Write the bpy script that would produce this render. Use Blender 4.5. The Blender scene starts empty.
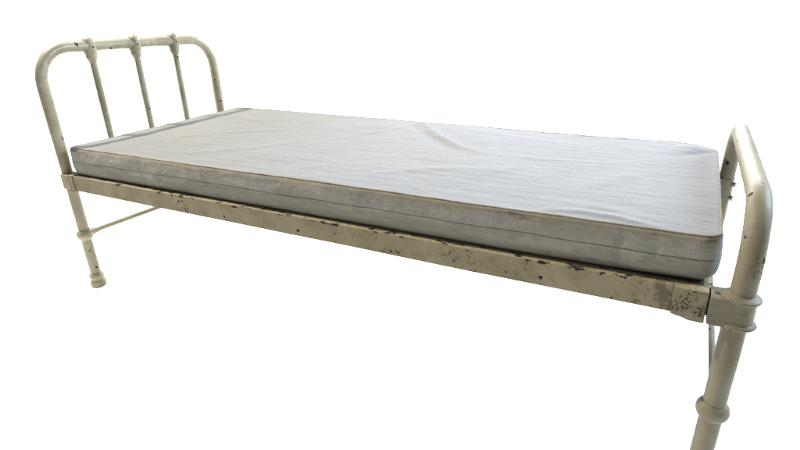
import bpy, bmesh, math, random
from mathutils import Vector, Matrix, noise
random.seed(4)
PI = math.pi
scn = bpy.context.scene
COL = scn.collection

# ---------------------------------------------------------------- helpers
def link(name, bm, mat, parent=None, smooth=True, sharp=40):
    bmesh.ops.recalc_face_normals(bm, faces=bm.faces)
    me = bpy.data.meshes.new(name)
    bm.to_mesh(me); bm.free()
    if smooth:
        for p in me.polygons: p.use_smooth = True
        me.set_sharp_from_angle(angle=math.radians(sharp))
    me.materials.append(mat)
    o = bpy.data.objects.new(name, me)
    COL.objects.link(o)
    if parent: o.parent = parent
    return o

def tag(o, label=None, cat=None, kind=None):
    if label: o['label'] = label
    if cat: o['category'] = cat
    if kind: o['kind'] = kind

def tube(bm, pts, r, seg=28, wob=0.0, seed=0):
    """round tube along a polyline (parallel transported rings, capped)"""
    pts = [Vector(p) for p in pts]
    t0 = (pts[1] - pts[0]).normalized()
    ref = Vector((1, 0, 0)) if abs(t0.x) < .9 else Vector((0, 1, 0))
    n = (ref - t0 * ref.dot(t0)).normalized()
    rings = []
    for i, p in enumerate(pts):
        if i == 0: t = (pts[1] - p).normalized()
        elif i == len(pts) - 1: t = (p - pts[i-1]).normalized()
        else: t = ((pts[i+1] - p).normalized() + (p - pts[i-1]).normalized()).normalized()
        n = (n - t * n.dot(t)).normalized()
        b = t.cross(n)
        ring = []
        for k in range(seg):
            a = 2 * PI * k / seg
            d = n * math.cos(a) + b * math.sin(a)
            q = p + d * r
            if wob: q += d * wob * noise.noise(q * 14 + Vector((seed, 0, 0)))
            ring.append(bm.verts.new(q))
        rings.append(ring)
    for A, B in zip(rings, rings[1:]):
        for k in range(seg):
            bm.faces.new((A[k], A[(k+1) % seg], B[(k+1) % seg], B[k]))
    bm.faces.new(rings[0]); bm.faces.new(list(reversed(rings[-1])))

def dense(pts, step=0.012):
    out = [Vector(pts[0])]
    for a, b in zip(pts, pts[1:]):
        a, b = Vector(a), Vector(b)
        m = max(1, int((b - a).length / step))
        for i in range(1, m + 1): out.append(a.lerp(b, i / m))
    return out

def lathe(bm, prof, base, axis=Vector((0, 0, 1)), seg=32, wob=0.0):
    """prof: list of (h, r) along axis from base"""
    axis = axis.normalized(); base = Vector(base)
    ref = Vector((1, 0, 0)) if abs(axis.x) < .9 else Vector((0, 1, 0))
    n = (ref - axis * ref.dot(axis)).normalized(); b = axis.cross(n)
    rings = []
    for h, r in prof:
        ring = []
        for k in range(seg):
            a = 2 * PI * k / seg
            d = n * math.cos(a) + b * math.sin(a)
            q = base + axis * h + d * max(r, 1e-4)
            if wob: q += d * wob * noise.noise(q * 45)
            ring.append(bm.verts.new(q))
        rings.append(ring)
    for A, B in zip(rings, rings[1:]):
        for k in range(seg):
            bm.faces.new((A[k], A[(k+1) % seg], B[(k+1) % seg], B[k]))
    bm.faces.new(rings[0]); bm.faces.new(list(reversed(rings[-1])))

def smooth_prof(pts, n=5):
    """Catmull-Rom through profile points"""
    out = []
    P = [pts[0]] + list(pts) + [pts[-1]]
    for i in range(1, len(P) - 2):
        p0, p1, p2, p3 = P[i-1], P[i], P[i+1], P[i+2]
        for k in range(n):
            t = k / n
            out.append(tuple(.5 * ((2*p1[j]) + (-p0[j]+p2[j])*t + (2*p0[j]-5*p1[j]+4*p2[j]-p3[j])*t*t
                                   + (-p0[j]+3*p1[j]-3*p2[j]+p3[j])*t**3) for j in (0, 1)))
    out.append(pts[-1])
    return out

def prism(bm, poly, z0, z1):
    """poly: list of (x,y) -> vertical prism"""
    lo = [bm.verts.new((x, y, z0)) for x, y in poly]
    hi = [bm.verts.new((x, y, z1)) for x, y in poly]
    n = len(poly)
    for i in range(n):
        bm.faces.new((lo[i], lo[(i+1) % n], hi[(i+1) % n], hi[i]))
    bm.faces.new(list(reversed(lo))); bm.faces.new(hi)

def box(bm, x0, x1, y0, y1, z0, z1):
    prism(bm, [(x0, y0), (x1, y0), (x1, y1), (x0, y1)], z0, z1)

def bevel(bm, w, seg=3, ang=30):
    es = [e for e in bm.edges if len(e.link_faces) == 2 and e.calc_face_angle(0) > math.radians(ang)]
    bmesh.ops.bevel(bm, geom=es, offset=w, segments=seg, profile=.5, affect='EDGES', clamp_overlap=True)

# ---------------------------------------------------------------- materials
class NT:
    def __init__(self, name):
        self.m = bpy.data.materials.new(name); self.m.use_nodes = True
        self.t = self.m.node_tree; self.t.nodes.clear()
    def n(self, ty, **kw):
        nd = self.t.nodes.new(ty)
        for k, v in kw.items():
            if k.startswith('i_'):
                nd.inputs[k[2:].replace('_', ' ')].default_value = v
            else: setattr(nd, k, v)
        return nd
    def l(self, a, b): self.t.links.new(a, b)
    def noise(self, vec, scale, detail=4, rough=.55, dist=0.0):
        nd = self.n('ShaderNodeTexNoise', i_Scale=scale, i_Detail=detail, i_Roughness=rough, i_Distortion=dist)
        self.l(vec, nd.inputs['Vector']); return nd.outputs['Fac']
    def ramp(self, fac, lo, hi, a=0.0, b=1.0):
        nd = self.n('ShaderNodeMapRange', interpolation_type='SMOOTHSTEP')
        nd.inputs['From Min'].default_value = lo; nd.inputs['From Max'].default_value = hi
        nd.inputs['To Min'].default_value = a; nd.inputs['To Max'].default_value = b
        self.l(fac, nd.inputs['Value']); return nd.outputs['Result']
    def math(self, op, a, b=None, c=None):
        nd = self.n('ShaderNodeMath', operation=op)
        for i, v in enumerate((a, b, c)):
            if v is None: continue
            if isinstance(v, (int, float)): nd.inputs[i].default_value = v
            else: self.l(v, nd.inputs[i])
        return nd.outputs[0]
    def mix(self, fac, a, b, mode='MIX'):
        nd = self.n('ShaderNodeMix', data_type='RGBA', blend_type=mode)
        if isinstance(fac, (int, float)): nd.inputs[0].default_value = fac
        else: self.l(fac, nd.inputs[0])
        for i, v in ((6, a), (7, b)):
            if isinstance(v, tuple): nd.inputs[i].default_value = (*v, 1)
            else: self.l(v, nd.inputs[i])
        return nd.outputs[2]
    def mapping(self, vec, scale, loc=(0, 0, 0)):
        nd = self.n('ShaderNodeMapping'); nd.inputs['Scale'].default_value = scale
        nd.inputs['Location'].default_value = loc
        self.l(vec, nd.inputs['Vector']); return nd.outputs[0]
    def bump(self, h, strength, dist, normal=None):
        nd = self.n('ShaderNodeBump', i_Strength=strength, i_Distance=dist)
        self.l(h, nd.inputs['Height'])
        if normal is not None: self.l(normal, nd.inputs['Normal'])
        return nd.outputs[0]
    def out(self, color, rough, normal=None, spec=.5, metal=None, sheen=0):
        b = self.n('ShaderNodeBsdfPrincipled')
        for sock, v in (('Base Color', color), ('Roughness', rough), ('Metallic', metal)):
            if v is None: continue
            if isinstance(v, tuple): b.inputs[sock].default_value = (*v, 1)
            elif isinstance(v, (int, float)): b.inputs[sock].default_value = v
            else: self.l(v, b.inputs[sock])
        b.inputs['Specular IOR Level'].default_value = spec
        if sheen:
            b.inputs['Sheen Weight'].default_value = sheen; b.inputs['Sheen Roughness'].default_value = .5
        if normal is not None: self.l(normal, b.inputs['Normal'])
        o = self.n('ShaderNodeOutputMaterial'); self.l(b.outputs[0], o.inputs['Surface'])
        return self.m

def paint(name, base, tan, chip=.5, grime=.4, rough=.38, spec=.28, rubs=0, rvar=.10, worn=(), dirt=(.034, .025, .016), speck=1.0, bumpy=.5, edge=None):
    """old hand-brushed enamel: mottled, stained, chipped through to dark iron"""
    s = NT(name)
    P = s.n('ShaderNodeNewGeometry').outputs['Position']
    big = s.noise(P, 7, 4, .6)
    mid = s.noise(P, 38, 5, .65)
    fine = s.noise(P, 160, 4, .6)
    col = s.mix(s.ramp(big, .38, .66), base, tan)
    dark = tuple(c * .66 for c in tan)
    col = s.mix(s.math('MULTIPLY', s.ramp(mid, .52, .74), grime), col, dark)
    col = s.mix(s.ramp(fine, .35, .7, 0, .16), col, tuple(min(1, c * 1.25) for c in base))
    # irregular chips
    warp = s.n('ShaderNodeVectorMath', operation='MULTIPLY_ADD')
    nz = s.n('ShaderNodeTexNoise', i_Scale=90.0, i_Detail=3.0)
    s.l(P, nz.inputs['Vector']); s.l(nz.outputs['Color'], warp.inputs[0])
    warp.inputs[1].default_value = (.011, .011, .011); s.l(P, warp.inputs[2])
    v = s.n('ShaderNodeTexVoronoi', i_Scale=34.0); s.l(warp.outputs[0], v.inputs['Vector'])
    sep = s.n('ShaderNodeSeparateColor'); s.l(v.outputs['Color'], sep.inputs[0])
    size = s.math('MULTIPLY', s.ramp(sep.outputs[0], 1 - .42 * speck, 1.0), .0062 * 34)
    chips = s.ramp(s.math('SUBTRACT', size, v.outputs['Distance']), -.004, .012)
    # flaked areas
    fl = s.noise(P, 95, 6, .72)
    area = s.noise(P, 9, 3, .5)
    flake = s.ramp(s.math('ADD', fl, s.ramp(area, .46, .72, -.16, .10 * chip)), .655, .675)
    mask = s.math('MAXIMUM', chips, flake)
    for cx_, cy_, cz_, rad, amt in worn:
        dd = s.n('ShaderNodeVectorMath', operation='DISTANCE'); s.l(P, dd.inputs[0]); dd.inputs[1].default_value = (cx_, cy_, cz_)
        wn = s.noise(s.mapping(P, (1, 1, 1)), 210, 5, .75)
        wm = s.ramp(s.math('ADD', wn, s.ramp(dd.outputs['Value'], rad * .2, rad, amt, -.14)), .585, .61)
        mask = s.math('MAXIMUM', mask, s.math('MULTIPLY', wm, .8))
    if edge:          # worn along the edges
        z0, z1 = edge
        sz = s.n('ShaderNodeSeparateXYZ'); s.l(P, sz.inputs[0])
        near = s.math('MAXIMUM', s.ramp(sz.outputs[2], z1 - .009, z1 - .001), s.ramp(sz.outputs[2], z0 + .001, z0 + .006, .8, 0))
        en = s.noise(s.mapping(P, (.55, 1, 1)), 62, 5, .7)
        mask = s.math('MAXIMUM', mask, s.ramp(s.math('ADD', en, s.math('MULTIPLY', near, .16)), .72, .74))
        sx_ = s.n('ShaderNodeSeparateXYZ'); s.l(P, sx_.inputs[0])
        endn = s.math('ADD', s.noise(P, 48, 5, .7), s.ramp(sx_.outputs[0], 1.74, 1.90, -.20, .05))
        col = s.mix(s.ramp(endn, .48, .62, 0, .7), col, (.058, .043, .024))
        # greasy brown rub marks
        rub = s.noise(s.mapping(P, (1, 1, 1.5), (3, 0, 0)), 16, 5, .7)
        col = s.mix(s.ramp(rub, .56, .70, 0, .28), col, (.080, .060, .036))
    if rubs:
        rub2 = s.noise(P, 42, 5, .7)
        col = s.mix(s.ramp(rub2, .44, .62, 0, rubs), col, (.060, .046, .028))
        col = s.mix(s.ramp(s.noise(P, 120, 4, .7), .56, .66, 0, rubs), col, (.25, .225, .17))
    rust = s.mix(s.ramp(fine, .4, .62), dirt, (.014, .011, .009))
    col = s.mix(mask, col, rust)
    h = s.math('SUBTRACT', s.math('MULTIPLY', s.noise(P, 75, 4, .6), .7), s.math('MULTIPLY', mask, 1.0))
    nrm = s.bump(h, bumpy, .0016)
    r = s.math('ADD', s.ramp(mid, .3, .7, rough - rvar * .6, rough + rvar * 1.4), s.math('MULTIPLY', mask, .35))
    return s.out(col, r, nrm, spec)

CREAM = (.270, .252, .205); TAN = (.205, .186, .138)
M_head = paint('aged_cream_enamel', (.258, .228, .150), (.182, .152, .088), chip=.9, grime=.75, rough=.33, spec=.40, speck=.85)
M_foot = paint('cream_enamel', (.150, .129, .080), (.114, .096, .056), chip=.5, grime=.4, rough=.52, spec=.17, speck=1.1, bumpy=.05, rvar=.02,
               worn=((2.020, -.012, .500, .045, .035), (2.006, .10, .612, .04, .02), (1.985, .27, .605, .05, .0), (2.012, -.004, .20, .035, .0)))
M_rail = paint('worn_rail_enamel', (.212, .178, .104), (.160, .130, .070), chip=1.0, grime=.6, rough=.6, spec=.18, speck=.7, bumpy=1.4, edge=(.391, .4425))
M_lug = paint('rusted_casting_enamel', (.205, .172, .100), (.150, .122, .070), chip=2.2, grime=.7, rough=.6, spec=.2, rubs=.28, worn=((1.915, -.015, .412, .036, .085), (1.945, -.015, .405, .028, .085), (1.93, -.01, .436, .03, .04)), speck=1.0, bumpy=1.0)
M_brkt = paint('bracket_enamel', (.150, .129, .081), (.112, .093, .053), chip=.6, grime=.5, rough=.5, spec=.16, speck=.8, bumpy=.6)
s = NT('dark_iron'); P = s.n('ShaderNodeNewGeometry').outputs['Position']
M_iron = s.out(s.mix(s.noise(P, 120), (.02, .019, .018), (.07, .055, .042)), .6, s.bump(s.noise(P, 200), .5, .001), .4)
s = NT('galvanised_steel'); P = s.n('ShaderNodeNewGeometry').outputs['Position']
M_wire = s.out(s.mix(s.noise(P, 60), (.16, .155, .145), (.08, .07, .06)), .5, None, .5, .7)

s = NT('worn_bolt_steel'); P = s.n('ShaderNodeNewGeometry').outputs['Position']
M_bolt = s.out(s.mix(s.noise(P, 180), (.30, .29, .27), (.12, .11, .095)), .4, None, .5, .5)

# ---------------------------------------------------------------- dimensions (metres)
L, W = 1.989, .735
LEAN_H, LEAN_F = .0119, .0258
Y0H, Y1H, ZBARH = .0146, .7204, .8513
Y0F, Y1F, ZBARF = 0.0, .7335, .5929
RH, RF = .0178, .0192
ZT, ZB = .442, .391          # rail top and bottom
ZC = .207                    # lower collars
hx = lambda z: LEAN_H * z
fx = lambda z: L + LEAN_F * z

bed = bpy.data.objects.new('bed', None); COL.objects.link(bed)
bed.location = (0, 0, 0)
tag(bed, 'old cream painted iron bed with chipped enamel tube ends and worn angle side rails', 'bed')

def u_frame(xf, y0, y1, ztop, R, z0, r):
    pts = [(xf(z0), y0, z0), (xf(ztop - R), y0, ztop - R)]
    for k in range(1, 13):
        a = PI - k / 12 * PI / 2
        z = ztop - R + R * math.sin(a); pts.append((xf(z), y0 + R + R * math.cos(a), z))
    pts.append((xf(ztop), y1 - R, ztop))
    for k in range(1, 13):
        a = PI / 2 - k / 12 * PI / 2
        z = ztop - R + R * math.sin(a); pts.append((xf(z), y1 - R + R * math.cos(a), z))
    pts.append((xf(z0), y1, z0))
    bm = bmesh.new(); tube(bm, dense(pts, .007), r, 32, .0008)
    return bm

RBH, RBF = .108, .108
head = link('head_frame', u_frame(hx, Y0H, Y1H, ZBARH, RBH, .02, RH), M_head, bed)
foot = link('foot_frame', u_frame(fx, Y0F, Y1F, ZBARF, RBF, .02, RF), M_foot, bed)

# --- spindles with their cast joint fittings
def joint_bm(c):
    bm = bmesh.new()
    prof = smooth_prof([(-.058, .0104), (-.053, .0120), (-.046, .0148), (-.039, .0174), (-.034, .0182), (-.029, .0182), (-.022, .0200), (-.010, .0216)], 4)
    prof += [(.009 + .0222 * math.sin(a), .0222 * math.cos(a)) for a in [-.25 + k * (.25 + PI / 2 - .01) / 12 for k in range(13)]]
    lathe(bm, prof, c, Vector((LEAN_H, 0, 1)), 32, .0006)
    return bm
DY = .1705
sp_bm = bmesh.new()
c0 = Vector((hx(ZBARH), W/2, ZBARH))
tube(sp_bm, dense([(hx(.40), W/2, .405), (hx(ZBARH - .045), W/2, ZBARH - .045)], .02), .0106, 20, .0005)
for v in sp_bm.verts: v.co.y -= W/2
spin0 = link('spindle', sp_bm, M_head, bed); spin0.location = (0, W/2 - DY, 0)
jb = joint_bm((c0.x, 0, c0.z))
j0 = link('joint_fitting', jb, M_head, spin0)
sb = bmesh.new()
lathe(sb, [(0, .0030), (.0210, .0030), (.0222, .0036), (.0232, .003), (.0236, .0004)], (c0.x, 0, c0.z - .002), Vector((.96, .02, -.1)), 12)
s0 = link('screw', sb, M_iron, spin0)
for k in (1, 2):
    sp = spin0.copy(); COL.objects.link(sp); sp.location = (0, W/2 + (k - 1) * DY, 0); sp.parent = bed
    for ch in (j0, s0):
        c = ch.copy(); COL.objects.link(c); c.parent = sp

# bottom bar of the head end that the spindles stand in, hidden by the mattress
bm = bmesh.new(); tube(bm, dense([(hx(.405), Y0H + .012, .405), (hx(.405), Y1H - .012, .405)], .03), .0125, 20)
link('lower_bar', bm, M_head, bed)

# --- lower cross rods, collars, feet
def cross_rod(xf, y0, y1, r, mat, z):
    bm = bmesh.new(); tube(bm, dense([(xf(z), y0 + .01, z), (xf(z), y1 - .01, z)], .03), r, 18, .0004)
    return link('cross_rod', bm, mat, bed)
cross_rod(hx, Y0H, Y1H, .0088, M_head, ZC + .003)
cross_rod(fx, Y0F, Y1F, .0068, M_foot, ZC + .001)

def collar(parent, xf, y, z, r, mat, inward, k=1.0):
    # k scales the swelling of the collar
    bm = bmesh.new()
    prof = smooth_prof([(-.026*k, r + .0004), (-.022*k, r + .005*k), (-.012*k, r + .0105*k), (0, r + .0125*k),
                        (.012*k, r + .0105*k), (.021*k, r + .005*k), (.025*k, r + .0004)], 4)
    lathe(bm, prof, (xf(z), y, z), Vector((0, 0, 1)), 32, .0008)
    lathe(bm, smooth_prof([(r*.4, .0165), (r + .006, .0150), (r + .014, .0122), (r + .026, .0104), (r + .031, .009), (r + .0315, .002)], 4),
          (xf(z), y, z), Vector((0, inward, 0)), 24, .0006)
    return link('leg_collar', bm, mat, parent)
for y, s_ in ((Y0H, 1), (Y1H, -1)): collar(head, hx, y, ZC + .002, RH, M_head, s_, .78)
for y, s_ in ((Y0F, 1), (Y1F, -1)): collar(foot, fx, y, ZC - .003, RF, M_foot, s_, .68)

def foot_cap(parent, x, y, r, mat):
    bm = bmesh.new()
    prof = smooth_prof([(.0, .021), (.002, .0262), (.010, .0285), (.018, .0272), (.026, .0236), (.031, .0232), (.036, .0244), (.043, .0242), (.050, .0222), (.054, r + .001), (.055, r - .004)], 4)
    prof = [(0, .001)] + prof
    lathe(bm, prof, (x, y, 0), Vector((0, 0, 1)), 32, .0012)
    return link('foot_cap', bm, mat, parent)
for y in (Y0H, Y1H): foot_cap(head, hx(.02), y, RH, M_head)
for y in (Y0F, Y1F): foot_cap(foot, fx(.02), y, RF, M_foot)

# --- corner brackets: cast sleeve round the post with a flat tongue to the rail
def bracket(parent, px, py, r, xin, yf, yb, mat, lips=True, inx=1):
    """sleeve of radius r at (px,py) hulled to a block whose far face is at xin"""
    bm = bmesh.new()
    pts = [(px + r * math.cos(a), py + r * math.sin(a)) for a in [2*PI*k/40 for k in range(40)]]
    pts += [(xin, yf), (xin, yb)]
    hull = convex(pts)
    prism(bm, hull, ZB - .001, ZT - .001)
    bevel(bm, .0022, 2, 35)
    o = link('corner_bracket', bm, mat, parent, sharp=35)
    if lips:
        for z in (ZT - .0015, ZB + .0015):
            lb = bmesh.new()
            lathe(lb, smooth_prof([(-.0048, r - .003), (-.0042, r + .0025), (-.001, r + .0056), (.002, r + .0050), (.0044, r + .0015), (.007, r - .003), (.0085, r - .0062)], 3),
                  (px, py, z), Vector((LEAN_F, 0, 1)), 40, .0006)
            link('lip', lb, mat, o)
    return o
def convex(pts):
    pts = sorted(set((round(x, 6), round(y, 6)) for x, y in pts))
    def half(ps):
        h = []
        for p in ps:
            while len(h) > 1 and (h[-1][0]-h[-2][0])*(p[1]-h[-2][1]) - (h[-1][1]-h[-2][1])*(p[0]-h[-2][0]) <= 1e-9: h.pop()
            h.append(p)
        return h
    a = half(pts); b = half(pts[::-1])
    return a[:-1] + b[:-1]

zr = .4165
bracket(foot, fx(zr), Y0F, RF + .0052, 1.9555, -.0235, .022, M_brkt)
bracket(foot, fx(zr), Y1F, RF + .0012, 1.9555, Y1F - .018, Y1F + .0195, M_brkt, lips=False)
for z in (.4265, .386):
    bm = bmesh.new()
    lathe(bm, [(.010, .0045), (RF + .004, .0045), (RF + .0041, .0085), (RF + .0095, .0085), (RF + .0105, .0070), (RF + .0106, .001)], (fx(z), Y1F, z), Vector((.86, -.5, 0)), 6)
    link('bolt', bm, M_bolt, foot, sharp=30)
bracket(head, hx(zr), Y0H, RH + .0050, .050, -.0115, .036, M_rail, lips=False)
bracket(head, hx(zr), Y1H, RH + .0050, .050, Y1H - .022, Y1H + .0235, M_rail, lips=False)

# --- side rails: angle iron with a rough cast lug at each end
def side_rail(y, s_):
    """y: outer face, s_: direction towards the bed's middle"""
    bm = bmesh.new()
    x0, x1 = .052, 1.908
    prof = [(0, ZB), (0, ZT), (.046, ZT), (.046, ZT - .006), (.006, ZT - .006), (.006, ZB)]
    N = 90
    rings = []
    for i in range(N + 1):
        x = x0 + (x1 - x0) * i / N
        off = .0011 * noise.noise(Vector((x * 3.1, s_, 0))) ; dz = .0013 * noise.noise(Vector((x * 2.3, 7 + s_, 0)))
        rings.append([bm.verts.new((x, y + s_ * (a + off), b + dz)) for a, b in prof])
    for A, B in zip(rings, rings[1:]):
        for k in range(6): bm.faces.new((A[k], A[(k+1) % 6], B[(k+1) % 6], B[k]))
    bm.faces.new(rings[0]); bm.faces.new(rings[-1][::-1])
    bevel(bm, .0016, 2, 50)
    rail = link('side_rail', bm, M_rail, bed, sharp=30)
    for xa, xb, zlo, proud in ((1.900, 1.9525, ZB - .006, .0060), (.0535, .074, ZB - .002, .0035)):
        lb = bmesh.new()
        lo, hi = y - s_ * proud, y + s_ * (.060 if xb > 1 else .034)
        if s_ < 0: lo, hi = hi, lo
        box(lb, xa, xb, lo, hi, zlo, ZT + .002)
        bevel(lb, .005 if xb > 1 else .003, 2, 40)
        bmesh.ops.subdivide_edges(lb, edges=[e for e in lb.edges if e.calc_length() > .006], cuts=6, use_grid_fill=True)
        bmesh.ops.triangulate(lb, faces=[f for f in lb.faces if len(f.verts) > 4])
        bmesh.ops.recalc_face_normals(lb, faces=lb.faces); lb.normal_update()
        big = xb > 1
        for v in lb.verts:
            c = v.co
            d = (.0020 if big else .0012) * noise.fractal(c * 55 + Vector((3, 0, 1)), 1.0, 2.0, 4)
            v.co = c + v.normal * d
            if big and c.x < 1.922:      # lower corner is cut back towards the rail
                t = (1.922 - c.x) / .023
                if c.z < ZB + .008: v.co.z += t * .007
        link('end_lug', lb, M_lug if big else M_rail, rail, sharp=60)
    # dark filler standing in for the shade in the lug-to-bracket seam
    wb = bmesh.new()
    ya, yb_ = (y + s_ * .006, y + s_ * .020)
    box(wb, 1.9495, 1.9585, min(y + s_ * .002, y + s_ * .028), max(y + s_ * .002, y + s_ * .028), ZB + .006, ZT - .004)
    bevel(wb, .001, 1, 40)
    link('seam_shade', wb, M_iron, rail)
    wb = bmesh.new()
    box(wb, 1.962, 1.979, min(y + s_ * .004, y + s_ * .013), max(y + s_ * .004, y + s_ * .013), ZT - .02, ZT + .0004)  # dark block in place of a shaded slot in the bracket top
    bevel(wb, .001, 1, 40)
    link('slot_shade', wb, M_iron, rail)
    return rail
side_rail(-.0083, 1)
side_rail(W + .0083, -1)

# --- wire link base carrying the mattress
bm = bmesh.new()
for k in range(15):
    x = .12 + k * .122
    box(bm, x, x + .018, .03, W - .03, ZT + .0004, ZT + .0022)
for k in range(6):
    y = .09 + k * .110
    box(bm, .09, 1.87, y, y + .016, ZT - .0030, ZT + .0002)
link('strap_base', bm, M_wire, bed, smooth=False)
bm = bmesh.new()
for y in (.0150, W - .0370): box(bm, .075, 1.920, y, y + .022, ZT - .0040, ZT + .0024)  # bars added dark to stand for the shade between mattress and rail
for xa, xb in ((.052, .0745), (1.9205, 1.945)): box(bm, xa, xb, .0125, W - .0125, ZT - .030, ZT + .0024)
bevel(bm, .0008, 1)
link('gap_shade_frame', bm, M_iron, bed)

# ---------------------------------------------------------------- mattress
C00, C10, C01, C11 = (.0640, .0080), (1.9600, .0100), (.0600, .7860), (1.9670, .7560)
Z00, Z10, Z01, Z11 = .5375, .5350, .5500, .5262
ZM0 = ZT + .0026
ML, MW, MT = 1.9, .76, .0925
RT, RB, RC = .006, .008, .030
def lat(n, Ls, e, fine):
    """positions along 0..Ls, dense within e of each end"""
    a = [e * i / fine for i in range(fine)]
    m = [e + (Ls - 2*e) * i / n for i in range(n + 1)]
    return a + m + [Ls - q for q in reversed(a)]
xs = lat(440, ML, .032, 9); ys = lat(120, MW, .032, 9)
zs = [0, .003, .007, .011, .016, .022, .03, .038, .046, .054, .062, .070, .077, .083, .0865, .0885, .0905, MT]
def seg_d(px, py, pts):
    best = (9, 0, 0)
    acc = 0
    for (ax, ay), (bx, by) in zip(pts, pts[1:]):
        dx, dy = bx - ax, by - ay; l2 = dx*dx + dy*dy
        t = max(0, min(1, ((px-ax)*dx + (py-ay)*dy) / l2))
        qx, qy = ax + t*dx, ay + t*dy
        d = math.hypot(px-qx, py-qy)
        if d < best[0]: best = (d, (acc + t*math.sqrt(l2)), 1 if (px-qx)*dy - (py-qy)*dx > 0 else -1)
        acc += math.sqrt(l2)
    return best[0], best[1] / acc, best[2]
RIDGE = [(1.005, .79), (1.035, .737), (1.118, .634), (1.184, .557), (1.309, .443), (1.385, .408)]
FOLDS = [  # polyline, height, width
    ([(1.66, .036), (1.72, .046), (1.79, .040), (1.86, .020)], .0040, .011),
    ([(1.69, .085), (1.78, .075), (1.85, .060)], .0020, .014),
    ([(1.965, .700), (1.93, .655), (1.87, .585)], -.0060, .022),
    ([(1.93, .745), (1.90, .700), (1.86, .675)], .0030, .016),
    ([(1.62, .765), (1.60, .735), (1.60, .705)], -.0032, .016),
    ([(1.74, .765), (1.715, .735), (1.70, .715)], -.0032, .014),
    ([(1.48, .770), (1.47, .735)], -.0030, .016),
    ([(1.03, .77), (.98, .60), (.90, .44), (.85, .33)], .0016, .012),
    ([(.30, .20), (.42, .34), (.60, .46)], .0022, .020),
    ([(.55, .10), (.72, .22), (.80, .38)], .0020, .018),
    ([(1.20, .10), (1.32, .20), (1.50, .26)], .0024, .022),
    ([(1.45, .16), (1.52, .30), (1.50, .46)], .0012, .022),
    ([(1.70, .18), (1.78, .34), (1.76, .50)], .0015, .024),
    ([(1.40, .41), (1.55, .40), (1.74, .44)], .0022, .012),
    ([(.20, .60), (.36, .56), (.52, .62)], .0020, .020),
    ([(1.12, .79), (1.22, .70), (1.40, .64), (1.60, .62)], .0016, .022),
]
SIDEF = [  # folds on the near side face: (x,z) polylines
    ([(.12, .075), (.22, .062), (.33, .070)], .0016, .006), ([(.30, .030), (.45, .022), (.60, .030)], .0018, .007),
    ([(.40, .074), (.45, .050), (.47, .025)], .0016, .010), ([(.62, .078), (.66, .050)], .0015, .010),
    ([(.70, .070), (.86, .040), (.98, .036)], .0014, .006), ([(.98, .078), (1.10, .052)], .0014, .007),
    ([(1.10, .030), (1.26, .040), (1.40, .034)], .0014, .007), ([(1.535, .083), (1.57, .074), (1.60, .072)], -.0022, .0035),
    ([(1.50, .030), (1.66, .022), (1.80, .026)], .0016, .006), ([(1.60, .018), (1.75, .010), (1.86, .013)], -.0022, .004),
    ([(1.797, .092), (1.803, .060), (1.795, .030), (1.79, .01)], -.0012, .005),
]
def top_disp(x, y):
    z = .0030 * noise.noise(Vector((x * 3.2, y * 3.6, 1.7))) + .0011 * noise.noise(Vector((x * 11, y * 15, 4.1)))
    z += .00045 * noise.noise(Vector((x * 30, y * 46, 9.3))) + .0003 * noise.noise(Vector((x * 70, y * 90, 2.3)))
    d, t, sd = seg_d(x, y, RIDGE)
    a = math.sin(PI * min(1, t * .85 + .13)) ** .8
    w = .011 if sd < 0 else .022
    z += .0070 * a * math.exp(-(d / w) ** 2)
    z -= .0022 * a * math.exp(-((d - .035) / .03) ** 2)
    for pl, h, w in FOLDS:
        d, t, sd = seg_d(x, y, pl)
        if d < 3.2 * w: z += h * math.exp(-(d / w) ** 2) * (math.sin(PI * min(1, .12 + .8 * t)))
    return z
def side_disp(x, z):
    d0 = .0026 * noise.noise(Vector((x * 5, z * 18, 3))) + .0016 * noise.noise(Vector((x * 16, z * 40, 5))) +   .0009 * noise.noise(Vector((x * 42 + z * 30, z * 70, 8)))
    d0 += .0018 * noise.noise(Vector((x * 34 + z * 6, 1.5, z * 3))) * max(0, noise.noise(Vector((x * 3.1, 4.4, 2))) + .25) * min(1, z / .06)
    for pl, h, w in SIDEF:
        d, t, sd = seg_d(x, z, pl)
        if d < 3.2 * w: d0 += 1.9 * h * math.exp(-(d / w) ** 2) * math.sin(PI * min(1, .1 + .85 * t))
    return d0
def r2(a, b, r):
    """square corner -> round: a,b distances in from two faces (>=0)"""
    if a >= r or b >= r: return a, b
    u, v = r - a, r - b
    m, n = max(u, v), math.hypot(u, v)
    if n < 1e-9: return a, b
    return r - u * m / n, r - v * m / n
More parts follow.
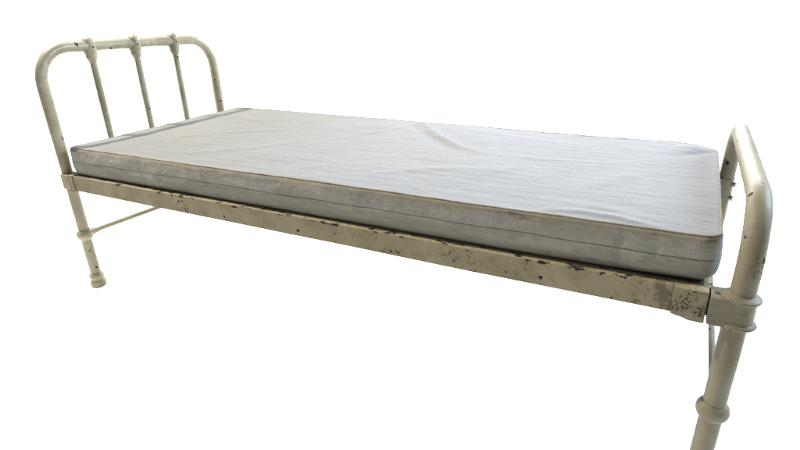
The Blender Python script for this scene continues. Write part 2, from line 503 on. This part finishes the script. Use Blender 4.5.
def mat_point(x, y, z):
    # plan corners
    ax, ay = min(x, ML - x), min(y, MW - y)
    sx, sy = (x < ML/2), (y < MW/2)
    bx, by = r2(ax, ay, .020 if sx else (RC if sy else .058))
    qx = bx if sx else ML - bx; qy = by if sy else MW - by
    # edges (distance in from outline measured along the dominant side)
    e = min(ax, ay)
    dzt, dzb = MT - z, z
    e2, t2 = r2(e, dzt, RT)
    rb = RB + .018 * max(0, (x - ML + .35) / .35) ** 2
    e3, b3 = r2(e, dzb, rb)
    ein = (e2 - e) + (e3 - e)
    z2 = z + (dzt - t2) + (b3 - dzb)
    # bulge of the soft sides
    hz = z / MT
    if ein or True:
        # inward normal in plan
        if ax < ay - RC: nx, ny = (1 if sx else -1), 0
        elif ay < ax - RC: nx, ny = 0, (1 if sy else -1)
        else:
            gx, gy = max(RC - bx, 0), max(RC - by, 0)
            if gx + gy < 1e-9: nx, ny = (((1 if sx else -1), 0) if ax < ay else (0, (1 if sy else -1)))
            else:
                g = math.hypot(gx, gy); nx, ny = gx / g * (1 if sx else -1), gy / g * (1 if sy else -1)
        fade = max(0, 1 - e / .02)
        bul = (-.004 * math.sin(PI * min(1, hz)) ) * fade
        if fade > 0 and ny != 0 and abs(ny) > .5:
            bul -= side_disp(x, z if sy else z + 3) * fade * math.sin(PI * min(1, max(0, hz * .9 + .08))) ** .5
        elif fade > 0:
            bul -= .5 * side_disp(y * 1.3 + 5, z) * fade * math.sin(PI * min(1, max(0, hz))) ** .5
        # foot end droops outward at its middle height, rolled under at the base
        qx += nx * (ein + bul); qy += ny * (ein + bul)
    qy += (.0022 * noise.noise(Vector((x * 5.5, 3.3, 1))) + .0012 * noise.noise(Vector((x * 15, 8.3, 1)))) * max(0, 1 - ay / .05) * hz * (1 if sy else -1)
    # top displacement, fading down the sides
    k = max(0, (hz - .55) / .45)
    u, v = qx / ML, qy / MW
    P00, P10, P01, P11 = C00, C10, C01, C11
    wx = (P00[0]*(1-u)*(1-v) + P10[0]*u*(1-v) + P01[0]*(1-u)*v + P11[0]*u*v)
    wy = (P00[1]*(1-u)*(1-v) + P10[1]*u*(1-v) + P01[1]*(1-u)*v + P11[1]*u*v)
    ztop = Z00*(1-u)*(1-v) + Z10*u*(1-v) + Z01*(1-u)*v + Z11*u*v
    wz = ZM0 + z2 / MT * (ztop - ZM0)
    if k > 0:
        edge = min(1, .45 + e / .03)
        wz -= k * .0075 * math.exp(-((1.965 - wx) ** 2 + (.755 - wy) ** 2) / .055 ** 2)
        wz += k * top_disp(wx, wy) * edge + k * .0035 * min(1, e / .16)
    return (wx, wy, wz)
bm = bmesh.new()
lay = bm.verts.layers.float_vector.new('fabric')
VD = {}
NX, NY, NZ = len(xs), len(ys), len(zs)
def V(i, j, k):
    key = (i, j, k)
    if key in VD: return VD[key]
    v = bm.verts.new(mat_point(xs[i], ys[j], zs[k]))
    x, y, z = xs[i], ys[j], zs[k]
    u = y
    if j == 0 and k < NZ - 1: u = -(MT - z)
    if j == NY - 1 and k < NZ - 1: u = MW + (MT - z)
    v[lay] = (x, u, z)
    VD[key] = v
    return v
for i in range(NX - 1):
    for j in range(NY - 1):
        bm.faces.new((V(i,j,NZ-1), V(i+1,j,NZ-1), V(i+1,j+1,NZ-1), V(i,j+1,NZ-1)))
        bm.faces.new((V(i,j,0), V(i,j+1,0), V(i+1,j+1,0), V(i+1,j,0)))
for k in range(NZ - 1):
    for i in range(NX - 1):
        bm.faces.new((V(i,0,k), V(i+1,0,k), V(i+1,0,k+1), V(i,0,k+1)))
        bm.faces.new((V(i,NY-1,k), V(i,NY-1,k+1), V(i+1,NY-1,k+1), V(i+1,NY-1,k)))
    for j in range(NY - 1):
        bm.faces.new((V(0,j,k), V(0,j,k+1), V(0,j+1,k+1), V(0,j+1,k)))
        bm.faces.new((V(NX-1,j,k), V(NX-1,j+1,k), V(NX-1,j+1,k+1), V(NX-1,j,k+1)))

s = NT('striped_ticking')
at = s.n('ShaderNodeAttribute', attribute_name='fabric')
F = at.outputs['Vector']
P = s.n('ShaderNodeNewGeometry').outputs['Position']
xyz = s.n('ShaderNodeSeparateXYZ'); s.l(F, xyz.inputs[0])
fx_, fu, fz = xyz.outputs
SP = .0375
fe = s.math('SUBTRACT', fu, s.math('MULTIPLY', s.math('MINIMUM', fu, 0.0), .167))   # the side panel is cut separately
wav = s.math('MULTIPLY', s.math('SUBTRACT', s.noise(F, 9, 2), .5), .006)
ph = s.math('FRACT', s.math('ADD', s.math('DIVIDE', s.math('ADD', fe, wav), SP), 100.5))
dl = s.math('MULTIPLY', s.math('ABSOLUTE', s.math('SUBTRACT', ph, .5)), SP)      # metres from stripe
line = s.ramp(dl, .0006, .0015, 1, 0)
dashn = s.noise(s.mapping(F, (110, 9, 1)), 1.0, 2, .6)
on_side = s.ramp(fu, -.004, -.012)
dash = s.math('MAXIMUM', s.ramp(dashn, .42, .58, .28, 1), s.math('MULTIPLY', on_side, .85))
line = s.math('MULTIPLY', line, dash)
# fainter secondary threads
ph2 = s.math('FRACT', s.math('ADD', s.math('DIVIDE', s.math('ADD', fu, wav), SP / 3), 101.0))
dl2 = s.math('MULTIPLY', s.math('ABSOLUTE', s.math('SUBTRACT', ph2, .5)), SP / 3)
line2 = s.math('MULTIPLY', s.ramp(dl2, .0003, .0010, 1, 0), .06)
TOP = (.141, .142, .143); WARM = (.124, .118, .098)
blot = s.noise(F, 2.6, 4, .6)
base = s.mix(s.ramp(fx_, .15, 1.35), (.103, .098, .079), TOP)  # warmer and darker at the head: uneven lighting put into the fabric colour
base = s.mix(s.ramp(blot, .45, .72, 0, .6), base, WARM)
# dingy side panel and yellowed seam
grain = s.noise(s.mapping(F, (5, 60, 60)), 1.0, 5, .65)
blot2 = s.noise(s.mapping(F, (5, 22, 22)), 1.0, 5, .65)
sidec = s.mix(s.ramp(blot2, .34, .68), (.222, .211, .168), (.172, .158, .118))
sidec = s.mix(s.ramp(grain, .4, .66, 0, .36), sidec, (.165, .152, .116))
base = s.mix(s.ramp(fu, .001, -.004), base, sidec)
sn = s.noise(s.mapping(F, (6, 20, 20)), 1.0, 4, .6)
seamw = s.math('ADD', fu, s.math('MULTIPLY', s.math('SUBTRACT', sn, .5), .02))
seam = s.math('MULTIPLY', s.ramp(seamw, -.016, -.006), s.ramp(seamw, .014, .002))
seam = s.math('MULTIPLY', seam, s.ramp(sn, .25, .65, .10, .75))
base = s.mix(seam, base, (.180, .155, .098))
# stains at known places: (x, y, rx, ry, strength)
def stain(base, cx, cy, rx, ry, amt, col, rot=0.0, warp=.6):
    mp = s.n('ShaderNodeMapping', vector_type='TEXTURE'); mp.inputs['Location'].default_value = (cx, cy, 0)
    mp.inputs['Rotation'].default_value = (0, 0, rot); mp.inputs['Scale'].default_value = (rx, ry, 1)
    s.l(F, mp.inputs['Vector'])
    fl = s.n('ShaderNodeVectorMath', operation='MULTIPLY'); s.l(mp.outputs[0], fl.inputs[0]); fl.inputs[1].default_value = (1, 1, 0)
    ln = s.n('ShaderNodeVectorMath', operation='LENGTH'); s.l(fl.outputs[0], ln.inputs[0])
    d = s.math('ADD', ln.outputs['Value'], s.math('MULTIPLY', s.math('SUBTRACT', s.noise(F, 38, 4, .65), .5), warp * 2))
    return s.mix(s.ramp(d, .55, 1.1, amt, 0), base, col)
OX, OY = -.062, -.008       # fabric coordinates start at the mattress corner
base = stain(base, 1.040+OX, .665+OY, .085, .017, .50, (.118, .098, .060), math.radians(-53))
base = stain(base, 1.125+OX, .575+OY, .075, .015, .40, (.125, .102, .060), math.radians(-50))
base = stain(base, 1.22+OX, .49+OY, .09, .013, .30, (.130, .112, .075), math.radians(-42))
base = stain(base, .132+OX, .332+OY, .032, .024, .75, (.085, .068, .040))
base = stain(base, .105+OX, .345+OY, .05, .03, .25, (.12, .10, .065))
base = stain(base, 1.035+OX, .387+OY, .016, .010, .4, (.10, .082, .05))
base = stain(base, 1.79+OX, .12+OY, .018, .16, .30, (.14, .125, .105), 0, 1.0)
base = stain(base, 1.60+OX, .74+OY, .05, .05, .30, (.12, .10, .065))
base = stain(base, .20+OX, .74+OY, .10, .03, .30, (.12, .105, .075))
base = stain(base, 1.64+OX, -.012, .05, .010, .35, (.16, .125, .07), 0)
base = stain(base, 1.895+OX, -.020, .012, .009, .5, (.135, .12, .09), 0)
base = stain(base, 1.80+OX, -.050, .010, .05, .45, (.13, .12, .095), 0, .8)
base = stain(base, 1.78+OX, -.092, .16, .020, .55, (.10, .09, .07), 0, .8)
for _ in range(22):
    base = stain(base, random.uniform(.1, 1.8), random.uniform(.08, .7), random.uniform(.008, .03), random.uniform(.005, .015), random.uniform(.1, .25), (.11, .092, .06))
base = s.mix(s.math('MULTIPLY', line2, s.ramp(fu, 0, .01)), base, (.12, .116, .112))
linec = s.mix(on_side, (.058, .055, .054), (.055, .048, .040))
base = s.mix(s.math('MULTIPLY', line, s.math('ADD', .50, s.math('MULTIPLY', on_side, .30))), base, linec)
weave = s.noise(s.mapping(F, (420, 900, 900)), 1.0, 2, .5)
base = s.mix(s.ramp(weave, .3, .7, 0, .10), base, (.15, .146, .138))
crease = s.noise(s.mapping(P, (11, 16, 26)), 1.0, 4, .55, .15)
crease2 = s.noise(s.mapping(P, (55, 70, 90)), 1.0, 2, .5, .4)
h = s.math('ADD', s.math('MULTIPLY', crease, s.math('ADD', .26, s.math('MULTIPLY', on_side, .75))), s.math('ADD', s.math('MULTIPLY', crease2, s.math('ADD', .05, s.math('MULTIPLY', on_side, .22))), s.math('MULTIPLY', weave, .035)))
h = s.math('SUBTRACT', h, s.math('MULTIPLY', line, .10))
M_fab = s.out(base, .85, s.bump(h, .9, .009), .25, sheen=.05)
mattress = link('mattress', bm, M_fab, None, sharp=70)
# origin to its base
off = Vector((1.0, .38, ZM0))
mattress.data.transform(Matrix.Translation(-off)); mattress.location = off
tag(mattress, 'thin mattress in dingy pinstriped ticking with yellowed seam, lying on the iron bed', 'mattress')

# stitched welt along the top edge
def welt():
    wb = bmesh.new()
    path = []
    def P3(x, y):
        p = Vector(mat_point(x, y, MT)); return p
    e = .0022
    for i in range(260): path.append(P3(e + (ML - 2*e) * i / 260, e))
    for i in range(110): path.append(P3(ML - e, e + (MW - 2*e) * i / 110))
    for i in range(260): path.append(P3(ML - e - (ML - 2*e) * i / 260, MW - e))
    for i in range(110): path.append(P3(e, MW - e - (MW - 2*e) * i / 110))
    path.append(path[0])
    tube(wb, path, .0017, 10, .0005)
    return wb
s = NT('seam_piping'); P = s.n('ShaderNodeNewGeometry').outputs['Position']
c = s.mix(s.ramp(s.noise(P, 14, 4, .6), .35, .65), (.190, .172, .125), (.140, .114, .068))
c = s.mix(s.ramp(s.noise(P, 70, 3, .6), .56, .66, 0, .6), c, (.09, .07, .045))
M_pipe = s.out(c, .85, s.bump(s.noise(P, 500), .4, .001), .2)
wo = link('piping', welt(), M_pipe, None, sharp=80)
wo.data.transform(Matrix.Translation(-off)); wo.parent = mattress

# ---------------------------------------------------------------- floor
bm = bmesh.new()
bm.faces.new([bm.verts.new(p) for p in ((-3.2, -1.15, 0), (5.2, -1.15, 0), (5.2, 3.9, 0), (-3.2, 3.9, 0))])
s = NT('white_studio_floor'); P = s.n('ShaderNodeNewGeometry').outputs['Position']
M_floor = s.out(s.mix(s.noise(P, 3, 3), (.965, .965, .965), (.955, .955, .955)), .9, None, .1)
fl = link('floor', bm, M_floor, None, smooth=False); tag(fl, kind='structure')
fl['label'] = 'plain white floor under the bed'

# ---------------------------------------------------------------- light
w = bpy.data.worlds.new('World'); scn.world = w; w.use_nodes = True
nt = w.node_tree; nt.nodes.clear()
tc = nt.nodes.new('ShaderNodeTexCoord')
dot = nt.nodes.new('ShaderNodeVectorMath'); dot.operation = 'DOT_PRODUCT'
nt.links.new(tc.outputs['Generated'], dot.inputs[0]); dot.inputs[1].default_value = (-.49, .872, 0)
mr = nt.nodes.new('ShaderNodeMapRange'); mr.interpolation_type = 'SMOOTHSTEP'
mr.inputs['From Min'].default_value = -.35; mr.inputs['From Max'].default_value = .12
mr.inputs['To Min'].default_value = .40; mr.inputs['To Max'].default_value = 1.12
nt.links.new(dot.outputs['Value'], mr.inputs['Value'])
bg = nt.nodes.new('ShaderNodeBackground'); bg.inputs['Color'].default_value = (.985, .995, 1.0, 1)
nt.links.new(mr.outputs[0], bg.inputs['Strength'])
wo_ = nt.nodes.new('ShaderNodeOutputWorld'); nt.links.new(bg.outputs[0], wo_.inputs['Surface'])

def area(name, loc, target, sx, sy, power, col):
    d = bpy.data.lights.new(name, 'AREA'); d.shape = 'RECTANGLE'; d.size = sx; d.size_y = sy
    d.energy = power; d.color = col
    o = bpy.data.objects.new(name, d); COL.objects.link(o); o.location = loc
    o.rotation_euler = (Vector(target) - Vector(loc)).to_track_quat('-Z', 'Y').to_euler()
    return o
area('back_floor_fill', (.3, 5.2, 2.3), (1.0, .3, .2), 5.0, 1.2, 540, (1, 1, 1))  # added lamp, burns the floor white and throws the bed's shadow forward
area('overhead_lamp', (-1.05, -.02, 3.2), (.7, .35, .4), .13, .13, 245, (1, .97, .93))
area('window_softbox', (4.0, 1.7, 2.1), (1.7, .4, .4), 1.4, 1.4, 250, (.64, .80, 1))

area('left_floor_fill', (-3.9, .2, 1.25), (.6, .3, 0), 1.5, 1.0, 120, (.93, .97, 1))  # added low lamp, fills the shadow on the floor under the bed

# ---------------------------------------------------------------- camera
cam = bpy.data.cameras.new('camera'); co = bpy.data.objects.new('camera', cam); COL.objects.link(co)
rt = Vector((.87933897, .47473194, -.03731715)); up = Vector((-.14010482, .33281691, .93252536)); fw = Vector((-.45511935, .81477757, -.35917111))
co.matrix_world = Matrix(((rt.x, up.x, -fw.x, 1.8789), (rt.y, up.y, -fw.y, -.9063), (rt.z, up.z, -fw.z, .8917), (0, 0, 0, 1)))
cam.sensor_width = 36; cam.lens = 506.37 / 800 * 36
cam.shift_x = -(410.0146 - 400) / 800
cam.shift_y = -(225 - 215.5221) / 800
cam.clip_start = .05; cam.clip_end = 200
scn.camera = co
scn.view_settings.view_transform = 'Standard'; scn.view_settings.look = 'None'
scn.view_settings.exposure = 0; scn.view_settings.gamma = 1
scn.cycles.use_denoising = True
scn.cycles.max_bounces = 8
scn.cycles.pixel_filter_type = 'BLACKMAN_HARRIS'; scn.cycles.filter_width = 1.2
